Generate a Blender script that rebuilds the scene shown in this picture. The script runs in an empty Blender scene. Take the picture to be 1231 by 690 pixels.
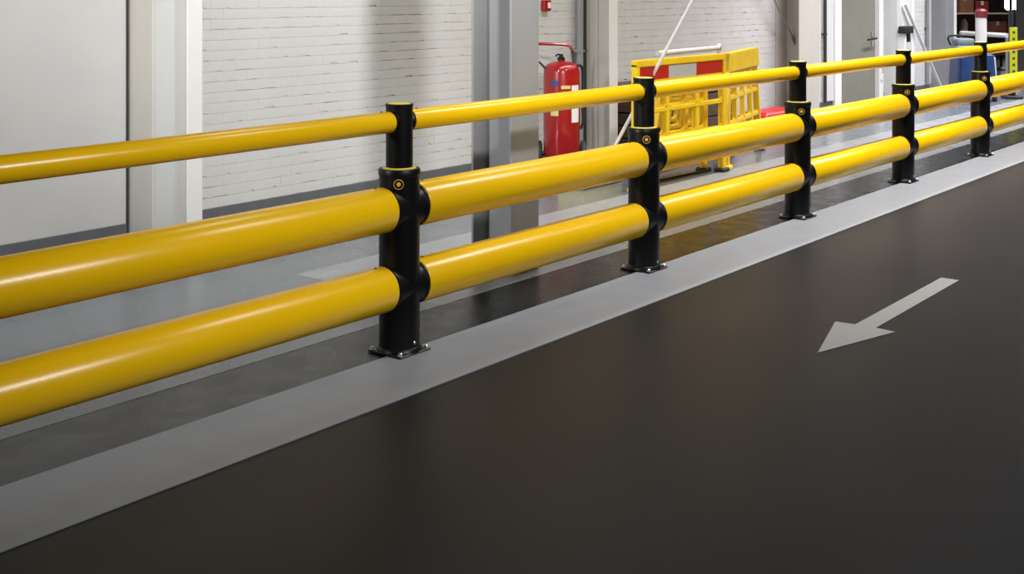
import bpy, bmesh, math, random
from mathutils import Vector, Matrix
random.seed(7)
SC = bpy.context.scene
COL = SC.collection
PI = math.pi
R = math.radians
YAW = R(37.957)                      # view direction measured from +X (the barrier line) towards +Y (the wall)

# ------------------------------------------------------------------ camera
cd = bpy.data.cameras.new('camera'); cam = bpy.data.objects.new('camera', cd); COL.objects.link(cam)
cam.location = (0, 0, 1.6)
cam.rotation_euler = (PI/2, 0, YAW - PI/2)
cd.sensor_width = 36.0
cd.lens = 36.0*1480/1231
cd.shift_y = -(345+12)/1231
cd.clip_start = .05; cd.clip_end = 200
SC.camera = cam

# ------------------------------------------------------------------ world, lights, exposure
w = bpy.data.worlds.new('world'); SC.world = w; w.use_nodes = True
w.node_tree.nodes['Background'].inputs[0].default_value = (.6, .63, .68, 1)
w.node_tree.nodes['Background'].inputs[1].default_value = .02
SC.view_settings.view_transform = 'Standard'
SC.view_settings.look = 'None'
SC.view_settings.exposure = 0.0
SC.view_settings.gamma = 1.0
SC.view_settings.use_curve_mapping = False

def area(name, loc, target, sx, sy, power, color=(1, .98, .94), spread=180, roll=0):
    d = bpy.data.lights.new(name, 'AREA'); d.shape = 'RECTANGLE'; d.size = sx; d.size_y = sy
    d.energy = power; d.color = color; d.spread = R(spread)
    o = bpy.data.objects.new(name, d); COL.objects.link(o); o.location = loc
    v = Vector(target) - Vector(loc)
    if abs(v.x) + abs(v.y) < 1e-6: o.rotation_euler = (0, 0, roll)
    else: o.rotation_euler = v.to_track_quat('-Z', 'Z').to_euler()
    return o
area('tube_row_light', (8.6, 4.9, 4.3), (8.6, 4.9, 0), 6.4, .22, 112, (1, .985, .95), 118)
area('tube_row_light', (17.0, 5.0, 4.3), (17.0, 5.0, 0), 8, .5, 400, (.97, .96, 1), 122)
area('tube_row_light', (9.2, 2.3, 4.3), (9.2, 2.45, 0), 7.0, .16, 225, (1, .985, .96), 108)
area('tube_row_light', (16.0, 2.3, 4.6), (16.0, 2.3, 0), 8, .3, 330, (1, .94, .95), 130)
area('key_fill_flood', (2.3, -.25, 3.3), (6.8, 6.88, 2.2), .45, .25, 39, (1, .98, .96), 46)
area('key_fill_flood', (3.2, -1.8, 4.0), (3.1, 3.7, 1.0), 2.6, .16, 30, (1, .98, .94), 62)  # unseen fill added to lift the rails at the left
area('added_side_fill', (-.6, 5.5, 2.7), (6, 5.0, 1.2), .8, .2, 22, (.96, .98, 1), 50)  # added fill from the left, lightens the free-standing column's web
area('wall_wash_light', (2.3, 5.2, 4.2), (2.9, 6.88, 1.3), 2.4, .2, 38, (1, .99, .97), 100)
area('store_room_light', (25.0, 8.6, 3.0), (26.5, 8.2, .8), 1.6, .4, 60, (1, .85, .75), 170)

# ------------------------------------------------------------------ materials
def mat(name, col, rough=.5, metal=0, spec=.5, noise=None, bump=None, emit=None, coat=0, rnoise=None, alpha=None):
    """noise=(scale, other colour, amount, stretch) tints; bump=(scale, strength); rnoise=(scale, amount)"""
    m = bpy.data.materials.new(name); m.use_nodes = True
    nt = m.node_tree; b = nt.nodes['Principled BSDF']; L = nt.links
    b.inputs['Base Color'].default_value = (*col, 1)
    b.inputs['Roughness'].default_value = rough
    b.inputs['Metallic'].default_value = metal
    b.inputs['Specular IOR Level'].default_value = spec
    b.inputs['Coat Weight'].default_value = coat
    tc = nt.nodes.new('ShaderNodeTexCoord')
    def tex(scale, stretch=(1, 1, 1), detail=5):
        mp = nt.nodes.new('ShaderNodeMapping'); mp.inputs['Scale'].default_value = stretch
        n = nt.nodes.new('ShaderNodeTexNoise'); n.inputs['Scale'].default_value = scale; n.inputs['Detail'].default_value = detail
        L.new(tc.outputs['Object'], mp.inputs[0]); L.new(mp.outputs[0], n.inputs['Vector']); return n
    if noise:
        n = tex(noise[0], noise[3] if len(noise) > 3 else (1, 1, 1))
        rr = nt.nodes.new('ShaderNodeMapRange'); rr.inputs[1].default_value = .38; rr.inputs[2].default_value = .66
        rr.inputs[4].default_value = noise[2]
        mx = nt.nodes.new('ShaderNodeMix'); mx.data_type = 'RGBA'
        mx.inputs[6].default_value = (*col, 1); mx.inputs[7].default_value = (*noise[1], 1)
        L.new(n.outputs[0], rr.inputs[0]); L.new(rr.outputs[0], mx.inputs[0]); L.new(mx.outputs[2], b.inputs['Base Color'])
    if rnoise:
        n = tex(rnoise[0])
        rr = nt.nodes.new('ShaderNodeMapRange'); rr.inputs[1].default_value = .3; rr.inputs[2].default_value = .7
        rr.inputs[3].default_value = rough - rnoise[1]; rr.inputs[4].default_value = rough + rnoise[1]
        L.new(n.outputs[0], rr.inputs[0]); L.new(rr.outputs[0], b.inputs['Roughness'])
    if bump:
        n = tex(bump[0])
        bp = nt.nodes.new('ShaderNodeBump'); bp.inputs['Strength'].default_value = bump[1]; bp.inputs['Distance'].default_value = .01
        L.new(n.outputs[0], bp.inputs['Height']); L.new(bp.outputs[0], b.inputs['Normal'])
    if emit:
        b.inputs['Emission Color'].default_value = (*emit[0], 1); b.inputs['Emission Strength'].default_value = emit[1]
    return m

M = dict(
    yellow=mat('yellow_rail_plastic', (.95, .575, .003), .27, spec=.5, bump=(180, .04), noise=(3, (.93, .55, .003), .6)),
    yellow_edge=mat('yellow_cap_plastic', (.93, .74, .10), .4),
    black=mat('black_plastic', (.004, .004, .0045), .38, spec=.3, bump=(120, .05)),
    dark_metal=mat('black_coated_steel', (.005, .005, .006), .35, metal=.2),
    bolt=mat('zinc_bolt', (.62, .62, .60), .3, metal=.9),
    emblem=mat('emblem_gold', (.55, .36, .08), .4),
    emblem_light=mat('emblem_yellow', (.85, .50, .08), .4),
    asphalt=mat('dark_lane_floor', (.0105, .0122, .0160), .36, spec=.14, noise=(1.1, (.0150, .0155, .0170), .6), bump=(300, .12)),
    kerb=mat('grey_line_paint', (.28, .295, .325), .5, spec=.3, noise=(5, (.25, .262, .288), .7), bump=(200, .04)),
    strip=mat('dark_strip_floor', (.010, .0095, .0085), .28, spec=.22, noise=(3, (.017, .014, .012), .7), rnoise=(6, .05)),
    walk=mat('blue_grey_floor_paint', (.115, .13, .145), .24, spec=.5, noise=(2, (.13, .142, .155), .6), rnoise=(3, .06)),
    walk_light=mat('light_grey_floor_paint', (.24, .25, .26), .3, spec=.5, noise=(2.5, (.215, .225, .235), .7), rnoise=(3, .06)),
    arrow=mat('white_marking_paint', (.19, .19, .185), .6, noise=(30, (.165, .165, .16), .6)),
    yline=mat('pale_yellow_line_paint', (.70, .62, .22), .5),
    wall=mat('white_wall_panel', (.61, .61, .60), .6, noise=(2.5, (.56, .56, .555), .6), bump=(40, .05)),
    brick=mat('white_painted_brick', (.645, .65, .64), .6, noise=(6, (.60, .605, .595), .8), bump=(60, .25)),
    hall=mat('hall_wall_grey', (.10, .10, .10), .8),
    ceiling=mat('dark_ceiling', (.10, .10, .105), .8),
    skirting=mat('dark_grey_skirting', (.13, .14, .155), .5, noise=(8, (.10, .105, .115), .6)),
    steel=mat('grey_painted_steel', (.27, .275, .28), .45, noise=(3, (.225, .23, .235), .8, (1, 1, .25)), bump=(30, .04)),
    steel_warm=mat('warm_grey_painted_steel', (.56, .535, .49), .5, noise=(3, (.50, .48, .44), .8, (1, 1, .2))),
    steel_pale=mat('pale_grey_painted_steel', (.64, .645, .63), .5, noise=(3, (.60, .60, .59), .6, (1, 1, .2))),
    white=mat('white_paint', (.80, .80, .79), .45),
    seam=mat('dark_rubber_seam', (.03, .03, .03), .7),
    red=mat('red_enamel', (.36, .005, .009), .28, coat=.4, noise=(5, (.30, .004, .008), .6)),
    red_reflect=mat('red_reflective_film', (.50, .006, .012), .4),
    white_reflect=mat('grey_white_reflective_film', (.52, .54, .53), .35, noise=(90, (.44, .48, .46), .8)),
    barrier=mat('yellow_barrier_plastic', (.88, .60, .012), .42, noise=(8, (.80, .50, .01), .7)),
    rubber=mat('black_rubber', (.015, .015, .016), .6),
    chrome=mat('brushed_metal', (.62, .63, .64), .25, metal=1),
    olive=mat('olive_grey_door_paint', (.205, .20, .165), .5, noise=(4, (.18, .175, .145), .6)),
    brown=mat('brown_board', (.11, .065, .04), .7, noise=(6, (.06, .036, .024), .8, (1, 1, 4))),
    blue=mat('blue_plastic', (.010, .040, .14), .45, noise=(7, (.006, .02, .08), .8), bump=(18, .5)),
    teal=mat('grey_teal_plastic', (.15, .19, .20), .5),
    bottle=mat('pale_translucent_plastic', (.60, .58, .55), .3),
    lime=mat('fluorescent_yellow_tape', (.42, .44, .015), .4),
    paper=mat('white_paper', (.82, .82, .82), .6),
    bluelabel=mat('blue_sticker', (.04, .07, .22), .5),
    lamp=mat('lit_lamp_glass', (1, 1, .98), .4, emit=((1, .97, .9), 6)),
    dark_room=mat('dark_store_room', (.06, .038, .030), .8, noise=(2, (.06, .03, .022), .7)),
    carton=mat('brown_carton', (.20, .085, .05), .8, noise=(5, (.12, .05, .03), .7)),
    maroon=mat('maroon_plastic', (.16, .015, .02), .5),
)

# ------------------------------------------------------------------ mesh helpers
class MB:
    def __init__(s): s.bm = bmesh.new()
    def box(s, x0, x1, y0, y1, z0, z1, bev=0, segs=1):
        r = bmesh.ops.create_cube(s.bm, size=1); v = r['verts']
        bmesh.ops.scale(s.bm, verts=v, vec=(abs(x1-x0), abs(y1-y0), abs(z1-z0)))
        bmesh.ops.translate(s.bm, verts=v, vec=((x0+x1)/2, (y0+y1)/2, (z0+z1)/2))
        if bev:
            es = list({e for q in v for e in q.link_edges})
            bmesh.ops.bevel(s.bm, geom=es, offset=bev, segments=segs, affect='EDGES', profile=.5)
        return s
    def lathe(s, prof, n=32, axis='Z', at=(0, 0, 0), rot=None):
        """prof = [(radius, height)...] turned round an axis"""
        rings = []
        for (r, h) in prof:
            if r < 1e-6: rings.append([s.bm.verts.new((0, 0, h))])
            else: rings.append([s.bm.verts.new((r*math.cos(2*PI*k/n), r*math.sin(2*PI*k/n), h)) for k in range(n)])
        for a, b in zip(rings, rings[1:]):
            for k in range(n):
                k2 = (k+1) % n
                if len(a) == 1 and len(b) == 1: continue
                if len(a) == 1: s.bm.faces.new((a[0], b[k2], b[k]))
                elif len(b) == 1: s.bm.faces.new((a[k], a[k2], b[0]))
                else: s.bm.faces.new((a[k], a[k2], b[k2], b[k]))
        vs = [v for r_ in rings for v in r_]
        if axis == 'X': bmesh.ops.rotate(s.bm, verts=vs, cent=(0, 0, 0), matrix=Matrix.Rotation(PI/2, 3, 'Y'))
        if axis == 'Y': bmesh.ops.rotate(s.bm, verts=vs, cent=(0, 0, 0), matrix=Matrix.Rotation(-PI/2, 3, 'X'))
        if rot: bmesh.ops.rotate(s.bm, verts=vs, cent=(0, 0, 0), matrix=rot)
        bmesh.ops.translate(s.bm, verts=vs, vec=at)
        return s
    def tube(s, pts, r, n=12, smooth=3):
        pts = [Vector(p) for p in pts]
        if smooth and len(pts) > 2:
            out = []
            for i in range(len(pts)-1):
                p0 = pts[max(i-1, 0)]; p1 = pts[i]; p2 = pts[i+1]; p3 = pts[min(i+2, len(pts)-1)]
                for k in range(smooth):
                    t = k/smooth
                    out.append(.5*((2*p1)+(-p0+p2)*t+(2*p0-5*p1+4*p2-p3)*t*t+(-p0+3*p1-3*p2+p3)*t**3))
            out.append(pts[-1]); pts = out
        rings = []; up = None
        for i, p in enumerate(pts):
            d = (pts[min(i+1, len(pts)-1)] - pts[max(i-1, 0)]).normalized()
            if up is None: up = d.orthogonal().normalized()
            up = (up - d*up.dot(d)).normalized(); sd = d.cross(up)
            rings.append([s.bm.verts.new(p + r*(math.cos(2*PI*k/n)*up + math.sin(2*PI*k/n)*sd)) for k in range(n)])
        for a, b in zip(rings, rings[1:]):
            for k in range(n): s.bm.faces.new((a[k], a[(k+1) % n], b[(k+1) % n], b[k]))
        s.bm.faces.new(rings[0][::-1]); s.bm.faces.new(rings[-1])
        return s
    def poly(s, pts, z0, z1):
        b = [s.bm.verts.new((x, y, z0)) for x, y in pts]; t = [s.bm.verts.new((x, y, z1)) for x, y in pts]
        s.bm.faces.new(t); s.bm.faces.new(b[::-1])
        for k in range(len(pts)): s.bm.faces.new((b[k], b[(k+1) % len(pts)], t[(k+1) % len(pts)], t[k]))
        return s
    def mesh(s, name, m, smooth=True, angle=35):
        bmesh.ops.recalc_face_normals(s.bm, faces=s.bm.faces)
        me = bpy.data.meshes.new(name); s.bm.to_mesh(me); s.bm.free()
        me.materials.append(m)
        if smooth:
            for p in me.polygons: p.use_smooth = True
            me.set_sharp_from_angle(angle=R(angle))
        return me

def link(name, data, parent=None, loc=(0, 0, 0), rot=(0, 0, 0)):
    o = bpy.data.objects.new(name, data); COL.objects.link(o)
    o.location = loc; o.rotation_euler = rot
    if parent: o.parent = parent
    return o
def part(name, mb, m, parent, loc=(0, 0, 0), rot=(0, 0, 0), smooth=True):
    return link(name, mb.mesh(name, m, smooth) if isinstance(mb, MB) else mb, parent, loc, rot)
def tag(o, label, cat, group=None, kind=None):
    o['label'] = label; o['category'] = cat
    if group: o['group'] = group
    if kind: o['kind'] = kind
    return o
def thing(name, label, cat, loc=(0, 0, 0), rz=0, group=None):
    return tag(link(name, None, None, loc, (0, 0, rz)), label, cat, group)
def struct(name, mb, m, smooth=False):
    o = part(name, mb, m, None, smooth=smooth); o['kind'] = 'structure'; return o

# ------------------------------------------------------------------ hall shell
WY = 6.88                                   # face of the back wall
OX0, OX1 = 20.97, 25.0                     # opening to the store room
struct('floor', MB().box(-6, 36, -8, 13, -.2, 0), M['asphalt'])
z = .003
struct('trim_1', MB().box(-6, 36, 3.30, 3.73, 0, .004), M['kerb'])          # grey painted line at the foot of the barrier
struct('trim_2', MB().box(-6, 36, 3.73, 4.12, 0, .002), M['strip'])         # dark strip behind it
mb = MB()                                                                    # blue-grey walkway with the light rectangle cut out
mb.box(-6, 4.71, 4.12, WY, 0, .003); mb.box(4.71, 20.8, 5.21, WY, 0, .003); mb.box(20.8, 36, 4.12, WY, 0, .003)
mb.box(OX0, OX1, WY, 9.5, 0, .003)
struct('trim_3', mb, M['walk'])
struct('trim_4', MB().box(4.71, 20.8, 4.12, 5.21, 0, .003), M['walk_light'])
DX0, DX1, DZ = 16.07, 17.54, 2.06           # door opening
mb = MB()
mb.box(-6, DX0, WY, WY+.25, 0, 5.6); mb.box(DX1, OX0, WY, WY+.25, 0, 5.6)
mb.box(DX0, DX1, WY, WY+.25, DZ, 5.6); mb.box(OX0, OX1, WY, WY+.25, 2.9, 5.6); mb.box(OX1, 36, WY, WY+.12, 0, 5.6)
wall = struct('wall_back', mb, M['wall'])
struct('wall_front', MB().box(-6, 36, -8.2, -8, 0, 5.6), M['hall'])
struct('wall_left', MB().box(-6.2, -6, -8, WY, 0, 5.6), M['hall'])
struct('wall_right', MB().box(36, 36.2, -8, 13, 0, 5.6), M['hall'])
struct('ceiling', MB().box(-6, 36, -8, 13, 5.6, 5.8), M['ceiling'])
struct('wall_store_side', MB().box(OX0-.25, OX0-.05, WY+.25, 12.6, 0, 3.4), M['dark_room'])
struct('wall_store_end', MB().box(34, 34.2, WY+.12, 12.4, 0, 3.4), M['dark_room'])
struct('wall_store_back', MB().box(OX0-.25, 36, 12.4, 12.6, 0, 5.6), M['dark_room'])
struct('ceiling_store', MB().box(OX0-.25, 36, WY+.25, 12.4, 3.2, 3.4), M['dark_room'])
struct('added_dark_cladding', MB().box(-6, 4.70, WY-.03, WY, 2.62, 5.6).box(4.90, DX0-.5, WY-.03, WY, 2.62, 5.6).box(DX1+1.0, OX0, WY-.03, WY, 2.62, 5.6), M['ceiling'])  # unseen dark upper cladding, added to keep the floor's reflections dim
mb = MB()
for a, b in ((-6, 4.75), (4.88, 9.88), (10.08, 14.28), (14.82, 15.90), (17.72, 19.72), (20.28, OX0)):
    mb.box(a, b, WY-.014, WY, .0031, .088, .002)
struct('baseboard_back', mb, M['skirting'])
struct('trim_5', MB().box(4.752, 4.764, WY-.012, WY, .004, 5.6), M['seam'])

# bricks: painted over, shallow joints, some of them chipped open along the bed
def brick_mesh(notch=None, depth=.010):
    """front face with a hair joint; notch=(start, end, height) is a bite out of the lower edge where paint has not closed the joint"""
    L_, H_, c = .2105/2, .0723/2, .0006
    bot = [(-L_, -H_), (L_, -H_)]
    if notch:
        a_, b_, hh = notch; bot = [(-L_, -H_), (a_-.004, -H_), (a_, -H_+hh), (b_, -H_+hh*.8), (b_+.004, -H_), (L_, -H_)]
    out = bot + [(L_, H_), (-L_, H_)]
    bm = bmesh.new(); n = len(out)
    b = [bm.verts.new((x, .0, z_)) for x, z_ in out]
    f = [bm.verts.new((x*(1-.0004/L_), -depth, z_ + (c if z_ < 0 else -c))) for x, z_ in out]
    fc = bm.faces.new(f); bm.faces.new(b[::-1])
    for k in range(n): bm.faces.new((b[k], b[(k+1) % n], f[(k+1) % n], f[k]))
    bmesh.ops.recalc_face_normals(bm, faces=bm.faces)
    me = bpy.data.meshes.new('brick'); bm.to_mesh(me); bm.free(); me.materials.append(M['brick']); return me
bmeshes = [brick_mesh(), brick_mesh((-.06, -.02, .0045)), brick_mesh((.0, .075, .0055)), brick_mesh((-.09, .05, .004)), brick_mesh((-.03, .045, .013)), brick_mesh((.03, .06, .011))]
wts = [50, 10, 10, 9, 5, 9]
PX, PZ = .2105, .0725
near, far = [], []
row = 0; zz = .092 + PZ/2
while zz < 2.55:
    off = (row % 2)*PX/2
    x = 4.90 + PX/2 + off
    while x < OX0 - .11:
        ok = not (DX0-.30 < x < DX1+.20 and zz < DZ+.12)
        if ok:
            rec = (x, zz, random.choices(range(6), wts)[0], random.uniform(-.0006, .0006), random.uniform(-.003, .003))
            (near if (zz < 1.62 and 5.2 < x < 8.35) else far).append(rec)
        x += PX
    zz += PZ; row += 1
near.sort(key=lambda r_: r_[0])
for r_ in near[300:]: far.append(r_)
for (x, zq, k, dy, rz) in near[:300]:
    o = link('brick', bmeshes[k], wall, (x, WY+dy, zq), (0, 0, rz))
vs, fs = [], []
for (x, zq, k, dy, rz) in far:
    b0 = len(vs)
    for v in bmeshes[k].vertices: vs.append((x+v.co.x, WY+dy+v.co.y, zq+v.co.z))
    for p in bmeshes[k].polygons: fs.append([b0+i for i in p.vertices])
me = bpy.data.meshes.new('brick'); me.from_pydata(vs, [], fs); me.materials.append(M['brick'])
o = link('brick', me, wall); o['kind'] = 'stuff'

# ------------------------------------------------------------------ columns
H = 5.58
# narrow deep built-up column, seen from its side: two flush blocks with a recess between, front edge painted white for the light falling on it
def wall_column(X, y_near, y_a, y_b, wdt, label):
    t = thing('steel_column', label, 'column', (X, 0, 0))
    part('rear_block', MB().box(0, wdt+.02, y_b, WY-.006, .004, H, .006), M['steel_warm'], t)
    part('web', MB().box(.022, wdt-.01, y_a, y_b, .004, H), M['steel_pale'], t)
    part('side_plate', MB().box(0, wdt, y_near+.012, y_a, .004, H, .004), M['steel_warm'], t)
    part('front_flange', MB().box(-.004, wdt+.004, y_near, y_near+.012, .004, H, .002), M['white'], t)
    return t
wall_column(4.77, 6.26, 6.37, 6.62, .105, 'pale built-up column beside the smooth wall panel, left end of the brick wall')
wall_column(9.93, 6.55, 6.68, 6.70, .135, 'pale narrow column right of the big red extinguisher')

def h_column(name, label, x0, x1, y0, y1, tf, tw, m, base=True):
    t = thing(name, label, 'column', ((x0+x1)/2, (y0+y1)/2, 0))
    a, b = (x1-x0)/2, (y1-y0)/2
    part('flange', MB().box(-a, a, -b, -b+tf, .004, H, .003), m, t)
    part('flange', MB().box(-a, a, b-tf, b, .004, H, .003), m, t)
    part('web', MB().box(-tw/2, tw/2, -b+tf, b-tf, .004, H), m, t)
    return t
h_column('steel_column', 'free-standing grey H-section column close behind the yellow rails', 5.425, 5.685, 4.238, 4.53, .016, .012, M['steel'])
h_column('steel_column', 'beige-grey H-section column at right end of the long brick bay', 14.16, 14.76, 6.55, 6.868, .014, .03, M['steel_warm'])
def pillar(label, x0, x1, y0, m):
    t = thing('wall_pillar', label, 'column', ((x0+x1)/2, WY, 0))
    a = (x1-x0)/2
    part('shaft', MB().box(-a, a, y0-WY, -.007, .004, H, .006), m, t)
    part('corner_strip', MB().box(a-.10, a+.01, y0-WY-.012, y0-WY, .004, H, .003), M['white'], t)
    return t
pillar('smooth pale grey pillar right of the olive door', 17.75, 18.40, 6.66, M['steel_pale'])
pillar('grey pillar with white front strips at left edge of the dark opening', 19.78, 20.24, 6.63, M['steel'])
struct('trim_9', MB().box(OX1-.02, OX1, WY-.02, WY+.14, .004, 2.9, .002), M['steel'])

# conduits on the wall
def conduit(x, y, r, label, m, z0=.1, clips=(1.0, 2.2, 3.4)):
    t = thing('conduit', label, 'pipe', (x, y, 0))
    part('pipe', MB().tube([(0, 0, z0), (0, 0, H)], r, 10), m, t)
    for c in clips: part('pipe_clip', MB().box(-r*1.5, r*1.5, -r*.8, WY-.005-y, c, c+.02, .002), m, t)
conduit(9.78, 6.80, .035, 'grey vertical pipe between extinguisher and pale narrow column', M['steel'])
conduit(9.872, 6.80, .016, 'thin black vertical cable beside the pale narrow column', M['seam'])
conduit(15.57, 6.83, .022, 'thin dark vertical pipe left of the olive door', M['seam'])
conduit(19.50, 6.83, .028, 'thin dark vertical pipe on the white bricks left of the opening', M['steel'])

# diagonal bracing rods
def rod(name, label, a, b, r, m, plate=True, group=None):
    va, vb = Vector(a), Vector(b)
    t = thing(name, label, 'brace', a, 0, group)
    part('rod', MB().tube([(0, 0, 0), vb-va], r, 10), m, t)
    if plate:
        d = (vb-va).normalized()
        e = part('end_plate', MB().box(-.03, .10, -.008, .008, -.035, .035, .004), m, t)
        e.rotation_euler = (0, -math.atan2(d.z, d.x), 0)
    return t
t = thing('guy_cable', 'taut white cable slanting up to the right over the red-white barrier board', 'cable', (8.493, 5.620, .003))
part('cable', MB().tube([(0, 0, 0.204), (0.172, -3.150, 5.58)], .014, 10), M['white'], t)
part('anchor_block', MB().box(-.42, .16, -.04, .22, 0, .215, .015), M['yline'], t)
part('anchor_plate', MB().box(-.05, .05, -.035, .035, .215, .235, .003), M['chrome'], t)
rod('brace_rod', 'thin grey diagonal brace rod falling to the beige-grey column', (14.44, 6.74, .95), (10.1, 6.74, 4.93), .010, M['steel'])
rod('brace_rod', 'short thick white brace leaning on the pillar behind the fourth barrier post', (19.42, 6.58, .045), (17.92, 6.615, 1.40), .026, M['white'])

# ------------------------------------------------------------------ door
dr = part('door_1', MB().box(DX0+.05, DX1-.05, WY+.02, WY+.065, .01, DZ-.05, .003), M['olive'], None); dr['kind'] = 'structure'
part('door_handle', MB().tube([(DX1-.17, WY+.02, .90), (DX1-.17, WY-.05, .90), (DX1-.23, WY-.06, .895), (DX1-.50, WY-.055, .885)], .014, 10), M['dark_metal'], dr)
part('lock_plate', MB().box(DX1-.20, DX1-.14, WY+.008, WY+.02, .78, 1.0, .003), M['chrome'], dr)
part('hinge', MB().lathe([(0, 0), (.016, 0), (.016, .12), (0, .12)], 10, at=(DX0+.06, WY+.005, .25)), M['chrome'], dr)
mb = MB().box(DX0-.17, DX0+.05, WY-.05, WY+.10, .004, DZ+.06, .006)
mb.box(DX1-.05, DX1+.10, WY-.05, WY+.10, .004, DZ+.06, .006).box(DX0+.05, DX1-.05, WY-.05, WY+.10, DZ-.05, DZ+.06, .006)
struct('trim_6', mb, M['white'])
t = struct('trim_7', MB().box(DX0-.46, DX0-.19, WY-.04, WY-.004, .1, 5.5, .004), M['steel_pale'])
t = thing('door_closer_strip', 'small white strike plate on the door frame by the lock side', 'plate', (DX1+.02, WY-.05, .28))
part('plate', MB().box(-.03, .03, -.018, 0, 0, .32, .004), M['paper'], t)
part('slot', MB().box(-.008, .008, -.021, -.018, .10, .20), M['seam'], t)

# ------------------------------------------------------------------ safety barrier
BX0, BY, STEP = 3.99, 3.745, 2.04
ZT, ZM, ZL = 1.020, .640, .295
RB, RT = .099, .047
PL = .813; PT = 1.098
bar = thing('safety_barrier', 'long yellow triple-rail safety barrier with black posts along grey floor line', 'barrier', (BX0, BY, 0))
GB = .100; GT = .062                        # half gap of the rails at a post
def rail_mesh(length, r):
    wall_ = .012 if r > .06 else .007
    b = .006
    prof = [(r-wall_, .03), (r-wall_, 0), (r-b, 0), (r-b*.35, b*.3), (r, b), (r, length-b), (r-b*.35, length-b*.3), (r-b, length), (r-wall_, length), (r-wall_, length-.03)]
    return MB().lathe(prof, 48 if r > .06 else 36, 'X').mesh('rail', M['yellow'])
big = rail_mesh(STEP-2*GB, RB); small = rail_mesh(STEP-2*GT, RT)
screw = MB().lathe([(0, .004), (.004, .004), (.0055, 0), (.0055, -.004)], 10).mesh('screw', M['dark_metal'])
for k in range(-2, 6):
    for zc, me_, g, r_ in ((ZL, big, GB, RB), (ZM, big, GB, RB), (ZT, small, GT, RT)):
        o = link('rail', me_, bar, (k*STEP+g, 0, zc))
        for xs in (.05, STEP-2*g-.05): link('screw', screw, o, (xs, 0, r_))
# post meshes, all centred on the post
low_post = MB().lathe([(.086, .010), (.090, .014), (.090, PL-.030), (.0935, PL-.026), (.0935, PL-.006), (.090, PL), (.060, PL+.001)], 48).mesh('post', M['black'])
cap_low = MB().lathe([(.061, .0), (.0755, .0), (.0755, .003), (.0605, .006)], 40).mesh('cap_ring', M['yellow_edge'])
up_post = MB().lathe([(.060, PL-.02), (.060, PT-.016), (.062, PT-.014), (.062, PT-.002), (.060, PT), (.053, PT), (.053, PT-.004), (0, PT-.004)], 40).mesh('upper_post', M['black'])
cap_top = MB().lathe([(.051, -.003), (.051, .000), (.044, .002), (0, .002)], 36).mesh('top_cap', M['yellow_edge'])
def collar_mesh(r, half):
    e = .006
    prof = [(r*.80, -half-.03), (r*.80, -half-.001), (r-.004, -half-.001), (r+.001, -half+.004), (r+.001, -half+.012), (r-.004, -half+.018), (r-.006, -.5*half),
            (r-.006, .5*half), (r-.004, half-.018), (r+.001, half-.012), (r+.001, half-.004), (r-.004, half+.001), (r*.80, half+.001), (r*.80, half+.03)]
    return MB().lathe(prof, 44, 'X').mesh('collar', M['black'])
col_b = collar_mesh(RB-.001, GB-.001); col_t = collar_mesh(RT+.003, GT-.001)
plate = MB().box(-.10, .10, -.10, .10, .004, .014, .004).mesh('base_plate', M['dark_metal'])
foot_ring = MB().lathe([(.091, .014), (.101, .014), (.097, .026), (.091, .032)], 40).mesh('foot_ring', M['black'])
bolt = MB().lathe([(.0135, 0), (.0135, .003), (.0095, .003), (.0095, .010), (.005, .014), (0, .014)], 12).mesh('bolt', M['bolt'])
stud = MB().lathe([(.008, 0), (.008, .003), (.004, .006), (0, .006)], 12).mesh('side_stud', M['bolt'])
NA = math.atan2(-.66, -.75)                 # way the emblem faces
em_rot = Matrix.Rotation(PI/2, 3, 'Y')
def emblem_mesh():
    a = MB(); a.lathe([(.0225, -.003), (.0225, .002), (.0205, .003), (.0195, .003), (.0185, .001)], 28, 'X')
    return a.mesh('emblem', M['emblem'])
def emblem_dot():
    a = MB(); a.lathe([(.0105, -.002), (.0105, .002), (.008, .004), (0, .004)], 6, 'X')
    return a.mesh('emblem_dot', M['emblem_light'])
em, ed = emblem_mesh(), emblem_dot()
for k in range(-1, 6):
    p = link('post', low_post, bar, (k*STEP, 0, 0))
    link('cap_ring', cap_low, p, (0, 0, PL)); link('upper_post', up_post, p); link('top_cap', cap_top, p, (0, 0, PT))
    link('collar', col_b, p, (0, 0, ZL)); link('collar', col_b, p, (0, 0, ZM)); link('collar', col_t, p, (0, 0, ZT))
    link('base_plate', plate, p); link('foot_ring', foot_ring, p)
    for sx in (-.083, .083):
        for sy in (-.083, .083): link('bolt', bolt, p, (sx, sy, .014))
    ex, ey = math.cos(NA), math.sin(NA)
    link('emblem', em, p, (.0915*ex, .0915*ey, PL-.060), (0, 0, NA))
    link('emblem_dot', ed, p, (.0905*ex, .0905*ey, PL-.060), (0, 0, NA))
    a2 = NA + .85
    link('side_stud', stud, p, (.089*math.cos(a2), .089*math.sin(a2), .055), (PI/2, 0, a2+PI/2))

# ------------------------------------------------------------------ floor markings
tag(part('direction_arrow', MB().poly([(5.106, 2.275), (5.640, 2.128), (5.653, 2.225), (6.860, 2.228), (6.862, 2.328), (5.650, 2.326), (5.638, 2.422)], .0002, .0022), M['arrow'], None, smooth=False),
    'light grey arrow painted on the dark lane, pointing left towards the viewer', 'floor marking')

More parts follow.
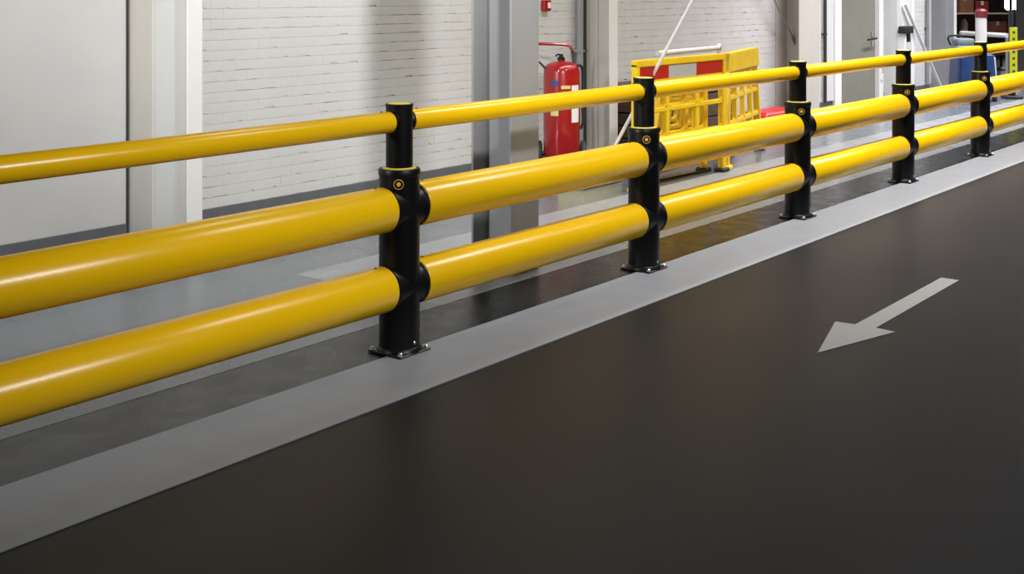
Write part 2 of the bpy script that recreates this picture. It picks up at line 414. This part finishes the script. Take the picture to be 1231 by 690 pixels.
# ------------------------------------------------------------------ wheeled extinguisher (local +x = across the view, -y = front)
t = thing('fire_extinguisher', 'big red wheeled fire extinguisher by the wall, stickers on front', 'extinguisher', (8.84, 6.34, .003), YAW-PI/2)
part('cylinder', MB().lathe([(0, .10), (.10, .105), (.145, .13), (.160, .17), (.162, .50), (.160, .875), (.152, .915), (.128, .945), (.07, .965), (.03, .968), (.03, .985), (0, .985)], 48), M['red'], t)
v = part('valve', MB().lathe([(.028, .975), (.034, .98), (.034, 1.0), (.018, 1.01), (.018, 1.03), (0, 1.035)], 20, at=(-.005, 0, 0)), M['dark_metal'], t)
part('valve_lever', MB().tube([(0, 0, 1.01), (-.03, -.01, 1.03), (-.055, -.015, 1.012)], .008, 8), M['dark_metal'], t)
part('push_handle', MB().tube([(-.26, .10, .30), (-.27, .10, .8), (-.27, .08, 1.06), (-.22, .05, 1.115), (-.10, .04, 1.118), (.03, .04, 1.112), (.08, .03, 1.095), (.095, .02, 1.06)], .014, 10, 5), M['red'], t)
part('discharge_tube', MB().tube([(.083, .025, 1.085), (.097, .02, 1.05), (.105, .0, .98), (.105, -.05, .915)], .013, 10, 4), M['rubber'], t)
part('side_lever', MB().tube([(-.20, -.03, .965), (-.165, -.04, .93), (-.14, -.05, .90)], .010, 8), M['rubber'], t)
part('hose', MB().tube([(.10, -.03, .93), (.165, -.02, .93), (.188, .0, .86), (.185, 0, .6), (.19, 0, .44), (.165, .0, .37)], .013, 10, 5), M['rubber'], t)
for x_, z_ in ((-.035, .885), (.035, .895)):
    k_ = part('gauge', MB().lathe([(.020, -.01), (.022, .015), (.018, .022), (0, .022)], 18, 'Y'), M['red'], t, (x_, -.128 if x_ < 0 else -.128, z_))
    k_.rotation_euler = (0, 0, PI)
    part('gauge_cap', MB().lathe([(.010, 0), (.008, .006), (0, .007)], 14, 'Y'), M['chrome'], k_, (0, .022, .004))
def curved_label(a0, a1, z0, z1, m, name, r=.1635):
    a = MB(); n = 8
    ring = []
    for i in range(n+1):
        an = R(a0+(a1-a0)*i/n); ring.append([a.bm.verts.new((r*math.sin(an), -r*math.cos(an), z_)) for z_ in (z0, z1)])
    for p, q in zip(ring, ring[1:]): a.bm.faces.new((p[0], q[0], q[1], p[1]))
    part(name, a, m, t, smooth=False)
curved_label(-38, -12, .76, .81, M['bluelabel'], 'blue_label')
curved_label(-4, 26, .735, .765, M['yline'], 'yellow_label')
curved_label(30, 62, .44, .765, M['paper'], 'white_label')
curved_label(-38, -12, .50, .545, M['yline'], 'round_label')
for s_ in (-1, 1):
    wl = part('wheel', MB().lathe([(.03, -.022), (.095, -.026), (.125, -.018), (.130, 0), (.125, .018), (.095, .026), (.03, .022)], 32, 'X'), M['rubber'], t, (s_*.195, .10, .130))
    part('wheel_hub', MB().lathe([(0, -.03), (.032, -.03), (.032, .03), (0, .03)], 16, 'X'), M['red'], wl)
part('axle', MB().tube([(-.19, .10, .13), (.19, .10, .13)], .012, 10), M['dark_metal'], t)
part('foot', MB().box(-.06, .06, -.14, .04, 0, .11, .01), M['red'], t)

# alarm call point
t = thing('alarm_call_point', 'small square red alarm call point on the wall above the extinguisher', 'alarm', (9.30, WY-.004, 1.405))
part('housing', MB().box(-.055, .055, -.05, 0, 0, .10, .006), M['red'], t)
part('glass_panel', MB().box(-.005, .043, -.053, -.05, .025, .078, .001), M['paper'], t)

# ------------------------------------------------------------------ folding yellow barrier panels
def panel(label, p0, p1, top_frac=1.0, top0=0.0, strip=True, h=1.04, ncol=3, lean=0, cap=False):
    """a moulded panel from floor point p0 to p1; top edge runs from top0 to top_frac of the length"""
    dx, dy = p1[0]-p0[0], p1[1]-p0[1]; L_ = math.hypot(dx, dy); rz = math.atan2(dy, dx)
    t = thing('barrier_panel', label, 'barrier', (p0[0], p0[1], .003), rz, None)
    t.rotation_euler = (lean, 0, rz)
    def X(s, z_):                                     # s 0..1 along the panel at height z_
        q = z_/h; a = top0*q; b = 1 + (top_frac-1)*q
        return L_*(a+(b-a)*s)
    def slat(mb, s0, s1, z0, z1, y0=-.02, y1=.02):
        vs_ = []
        for yy in (y0, y1):
            for (s_, z_) in ((s0, z0), (s1, z0), (s1, z1), (s0, z1)): vs_.append(mb.bm.verts.new((X(s_, z_), yy, z_)))
        for f in ((0, 1, 2, 3), (7, 6, 5, 4), (0, 4, 5, 1), (1, 5, 6, 2), (2, 6, 7, 3), (3, 7, 4, 0)): mb.bm.faces.new([vs_[i] for i in f])
        es = list({e for q in vs_ for e in q.link_edges}); bmesh.ops.bevel(mb.bm, geom=es, offset=.006, segments=2, affect='EDGES')
    pw = .05/L_ if not cap else .06/L_
    zb = .18
    mb = MB()
    slat(mb, 0, pw, .0 if True else zb, h-.03, -.03, .03); slat(mb, 1-pw, 1, 0, h-.03, -.03, .03)
    part('upright', mb, M['barrier'], t) if False else None
    a = MB(); slat(a, 0, pw, 0, h-.03, -.028, .028); part('upright', a, M['barrier'], t)
    a = MB(); slat(a, 1-pw, 1, 0, h-.03, -.028, .028); part('upright', a, M['barrier'], t)
    a = MB(); slat(a, 0, 1, h-.055, h, -.03, .03); part('top_rail', a, M['barrier'], t)
    zs = [.17, .39, .625, .855]
    for z_ in zs:
        a = MB(); slat(a, pw*.6, 1-pw*.6, z_-.02 if z_ > .2 else z_-.03, z_+.02, -.022, .022); part('cross_bar', a, M['barrier'], t)
    for c_ in range(1, ncol):
        s_ = c_/ncol
        for z0, z1 in zip(zs, zs[1:]):
            a = MB(); slat(a, s_-pw*.55, s_+pw*.55, z0+.01, z1-.01, -.021, .021); part('divider', a, M['barrier'], t)
    # rounded corners of each window
    for c_ in range(ncol):
        s0 = c_/ncol + (pw*.55 if c_ else pw); s1 = (c_+1)/ncol - (pw*.55 if c_ < ncol-1 else pw)
        for z0, z1 in zip(zs, zs[1:]):
            for (s_, sd) in ((s0, 1), (s1, -1)):
                for (z_, zd) in ((z0+.018, 1), (z1-.018, -1)):
                    q = .028
                    pts = [(X(s_, z_)-sd*.004, z_-zd*.004), (X(s_, z_)+sd*q, z_-zd*.004), (X(s_, z_)+sd*q*.35, z_+zd*q*.35), (X(s_, z_)-sd*.004, z_+zd*q)]
                    g = MB(); f0 = [g.bm.verts.new((px, -.016, pz)) for px, pz in pts]; f1 = [g.bm.verts.new((px, .016, pz)) for px, pz in pts]
                    g.bm.faces.new(f0); g.bm.faces.new(f1[::-1])
                    for i in range(4): g.bm.faces.new((f0[i], f0[(i+1) % 4], f1[(i+1) % 4], f1[i]))
                    part('corner_web', g, M['barrier'], t, smooth=False)
    if strip:
        a = MB(); slat(a, pw*.5, 1-pw*.5, .865, h-.05, -.012, .012); bd = part('board', a, M['barrier'], t)
        x0 = X(pw, .92); x1 = X(1-pw, .92); w_ = (x1-x0)/3
        for i, m_ in enumerate(('red_reflect', 'white_reflect', 'red_reflect')):
            o_ = part('red_stripe' if i != 1 else 'white_stripe', MB().box(x0+i*w_, x0+(i+1)*w_, -.0165, -.0115, .875, h-.06), M[m_], bd, smooth=False)
    if cap:
        a = MB(); slat(a, 0, 1, h-.17, h+.005, -.045, .045); part('end_cap', a, M['barrier'], t)
    for s_ in (.02, .98):
        part('foot', MB().box(X(s_, 0)-.06, X(s_, 0)+.06, -.05, .05, -.001, .035, .008), M['rubber'] if s_ > .5 else M['barrier'], t)
    return t
panel('yellow barrier panel with red and white reflective board, front of the folded set', (8.24, 5.21), (9.71, 5.21))
panel('yellow slatted barrier panel hinged at right of the red-white one, narrowing to its top', (9.80, 5.24), (11.26, 5.63), .80, .06, strip=False, h=1.03, ncol=4, cap=True)
panel('yellow barrier panel folded close behind the red-white one, second in the set', (8.50, 5.34), (9.62, 5.345), .96, .04, strip=False, h=.90, ncol=3, lean=R(1.5))
panel('third yellow barrier panel of the folded set, leaning back', (8.95, 5.55), (10.15, 5.66), .86, .22, strip=False, h=.86, ncol=4, lean=R(3))
panel('rearmost yellow barrier panel of the folded set, partly hidden by the others', (9.45, 5.85), (10.9, 6.05), .90, .10, strip=False, h=.84, ncol=7, lean=R(4))

t = thing('metal_tube', 'grey metal tube with hooked end lying on top of the yellow panels', 'tube', (9.35, 5.60, 1.058), 0)
part('tube', MB().tube([(-.30, -.12, .0), (.95, -.02, .0)], .024, 14), M['steel_pale'], t)
part('hook', MB().tube([(.94, -.02, .0), (.99, -.01, .02), (1.02, 0, -.02), (1.0, .0, -.06)], .02, 12, 5), M['steel_pale'], t)
t = thing('floor_bar', 'thin dark bar lying on the floor below the red-white barrier panel', 'bar', (9.0, 5.32, .003), R(-3))
part('bar', MB().tube([(-.35, 0, .014), (.60, 0, .014)], .012, 8), M['dark_metal'], t)
t = thing('wooden_crate', 'brown wooden crate by the wall behind the yellow panels', 'crate', (10.72, 6.57, .003))
for i in range(5):
    part('plank', MB().box(-.50, 1.32, -.24, -.22, .02+i*.125, .13+i*.125, .004), M['brown'], t)
    part('plank', MB().box(-.52, -.50, -.22, .22, .02+i*.125, .13+i*.125, .004), M['brown'], t)
part('lid', MB().box(-.53, 1.34, -.25, .25, .645, .665, .004), M['brown'], t)
part('lining', MB().box(-.49, 1.31, -.21, .21, .0, .64), M['seam'], t)

t = thing('red_plinth', 'low red plastic base on the floor right of the yellow panels', 'base', (13.05, 6.42, .003))
a = MB(); 
bs = [(-.55, -.30, 0), (.62, -.30, 0), (.62, .30, 0), (-.55, .30, 0), (-.30, -.14, .20), (.56, -.18, .20), (.56, .20, .20), (-.30, .20, .20)]
vv = [a.bm.verts.new(p) for p in bs]
for f in ((0, 3, 2, 1), (4, 5, 6, 7), (0, 1, 5, 4), (1, 2, 6, 5), (2, 3, 7, 6), (3, 0, 4, 7)): a.bm.faces.new([vv[i] for i in f])
bmesh.ops.bevel(a.bm, geom=list(a.bm.edges), offset=.03, segments=3, affect='EDGES')
part('shell', a, M['red_reflect'], t)

# ------------------------------------------------------------------ black floodlight with bracket on the pillar right of the door
t = thing('wall_floodlight', 'small black lamp on a white bracket fixed to the pillar by the door', 'lamp', (17.86, 6.60, .93))
part('head', MB().box(-.16, .16, -.09, .04, .03, .14, .02, 2), M['rubber'], t)
part('neck', MB().tube([(.06, -.03, .05), (.09, -.03, -.03), (.09, -.03, -.10)], .028, 10), M['rubber'], t)
part('bracket', MB().box(-.11, -.06, -.05, .06, -.28, .04, .006), M['white'], t)
part('cable', MB().tube([(.0, .02, .13), (.0, .03, .2), (-.05, .045, .32), (-.05, .045, .7)], .006, 8, 4), M['white'], t)

# ------------------------------------------------------------------ marker post, handrail, trolley, bollard at the opening
t = thing('marker_post', 'dark post with black-dotted fluorescent yellow strip near right edge', 'post', (18.77, 5.33, .003), YAW-PI/2)
part('pole', MB().lathe([(0, .02), (.05, .02), (.05, 1.30), (.045, 1.31), (0, 1.31)], 20), M['dark_metal'], t)
st = part('yellow_strip', MB().box(-.056, .056, -.062, -.046, .12, 1.05, .003), M['lime'], t)
for i in range(9): part('black_mark', MB().box(-.018, .018, -.065, -.061, .20+i*.095, .235+i*.095), M['seam'], st, smooth=False)
part('foot', MB().box(-.12, .12, -.12, .12, 0, .05, .01), M['rubber'], t)
t = thing('guard_rail', 'thin grey guard rail across the dark opening', 'rail', (18.86, 5.42, 0))
part('bar', MB().tube([(0, 0, .925), (1.50, 1.16, .90)], .034, 12), M['steel_pale'], t)
part('leg', MB().tube([(.02, .012, .003), (.02, .012, .925)], .022, 10), M['steel'], t)
part('leg', MB().tube([(1.48, 1.15, .003), (1.48, 1.15, .90)], .022, 10), M['steel'], t)
t = thing('utility_trolley', 'blue covered trolley with grey top behind the fifth barrier post', 'trolley', (18.12, 5.68, .003), YAW-PI/2)
a = MB()
for x0, x1, x2, x3, y_, z0, z1 in ((-.30, .30, -.28, .25, .22, .10, .70),):
    q = [(x0, -y_, z0), (x1, -y_, z0), (x1, y_, z0), (x0, y_, z0), (x2, -y_*.9, z1), (x3, -y_*.9, z1), (x3, y_*.9, z1), (x2, y_*.9, z1)]
    vv = [a.bm.verts.new(p) for p in q]
    for f in ((0, 3, 2, 1), (4, 5, 6, 7), (0, 1, 5, 4), (1, 2, 6, 5), (2, 3, 7, 6), (3, 0, 4, 7)): a.bm.faces.new([vv[i] for i in f])
bmesh.ops.bevel(a.bm, geom=list(a.bm.edges), offset=.04, segments=3, affect='EDGES')
part('body', a, M['blue'], t)
part('side_panel', MB().box(.262, .285, -.2, .2, .16, .62, .01), M['steel_pale'], t, rot=(0, R(-4), 0))
part('top_tray', MB().box(-.29, .14, -.18, .18, .70, .80, .03, 2), M['teal'], t)
part('top_box', MB().box(-.27, -.02, -.12, .14, .80, .90, .03, 2), M['teal'], t)
part('push_bar', MB().tube([(-.27, .15, .78), (-.30, .17, .92), (-.05, .17, .93)], .014, 8, 4), M['dark_metal'], t)
for sx in (-.24, .24):
    for sy in (-.16, .16): part('caster', MB().lathe([(0, -.02), (.05, -.02), (.05, .02), (0, .02)], 18, 'X'), M['rubber'], t, (sx, sy, .05))
t = thing('bollard', 'grey-white bollard with dark red cap in front of the dark opening', 'bollard', (19.05, 5.86, .003))
part('tube', MB().lathe([(0, 0), (.085, 0), (.082, 1.2), (0, 1.2)], 24), M['steel_pale'], t)
part('cap', MB().lathe([(.090, 1.18), (.092, 1.28), (.06, 1.31), (0, 1.315)], 24), M['maroon'], t)

# store room behind the opening
RX, RY = 26.3, 8.15
fx, fy = math.cos(YAW-PI/2), math.sin(YAW-PI/2)     # along the rack front
def on_rack(u_, w_=0): return (RX+u_*fx, RY+u_*fy)
t = thing('storage_rack', 'dim storage rack with shelves inside the dark opening', 'rack', (RX, RY, 0), YAW-PI/2)
for sx in (-.58, .58):
    for sy in (-.25, .25): part('upright', MB().box(sx-.02, sx+.02, sy-.02, sy+.02, 0, 2.3), M['dark_metal'], t)
for z_ in (.25, .62, 1.10, 1.85): part('shelf', MB().box(-.60, .60, -.27, .27, z_, z_+.025), M['steel_warm'] if z_ == 1.10 else M['brown'], t)
for u_, z_, sx, sz, m_, lb in ((-.34, 1.126, .36, .34, 'carton', 'brown carton at left on the eye-level shelf of the rack'), (.02, 1.126, .26, .24, 'maroon', 'dark red box on the eye-level shelf of the rack'),
                         (.34, .646, .38, .30, 'carton', 'brown carton on the lower rack shelf, behind the bollard')):
    p_ = on_rack(u_)
    c_ = thing('carton', lb, 'box', (p_[0], p_[1], z_), YAW-PI/2+R(random.uniform(-6, 6)), 'boxes on the storage rack')
    part('case', MB().box(-sx/2, sx/2, -.18, .18, 0, sz, .006), M[m_], c_)
    part('tape', MB().box(-.03, .03, -.181, .181, sz-.08, sz+.002), M['steel_warm'], c_)
p_ = on_rack(-.30)
t = thing('canister', 'pale plastic canister on the lower rack shelf in the dark opening', 'canister', (p_[0], p_[1], .646))
part('body', MB().lathe([(0, .0), (.07, .0), (.08, .03), (.08, .26), (.04, .33), (.03, .36), (0, .36)], 20), M['bottle'], t)
part('lid', MB().lathe([(.035, .35), (.035, .39), (0, .392)], 16), M['maroon'], t)
t = thing('hanging_lamp', 'bright white lamp glowing in the dark opening, top right', 'lamp', (31.1, 8.85, 1.10))
part('globe', MB().lathe([(0, 0), (.10, .01), (.15, .06), (.15, .55), (.10, .60), (0, .60)], 24), M['lamp'], t)
part('lamp_cap', MB().lathe([(.11, .58), (.12, .66), (.03, .72), (0, .72)], 20), M['dark_metal'], t)
part('cable', MB().tube([(0, 0, .70), (0, 0, 2.10)], .012, 8), M['dark_metal'], t)
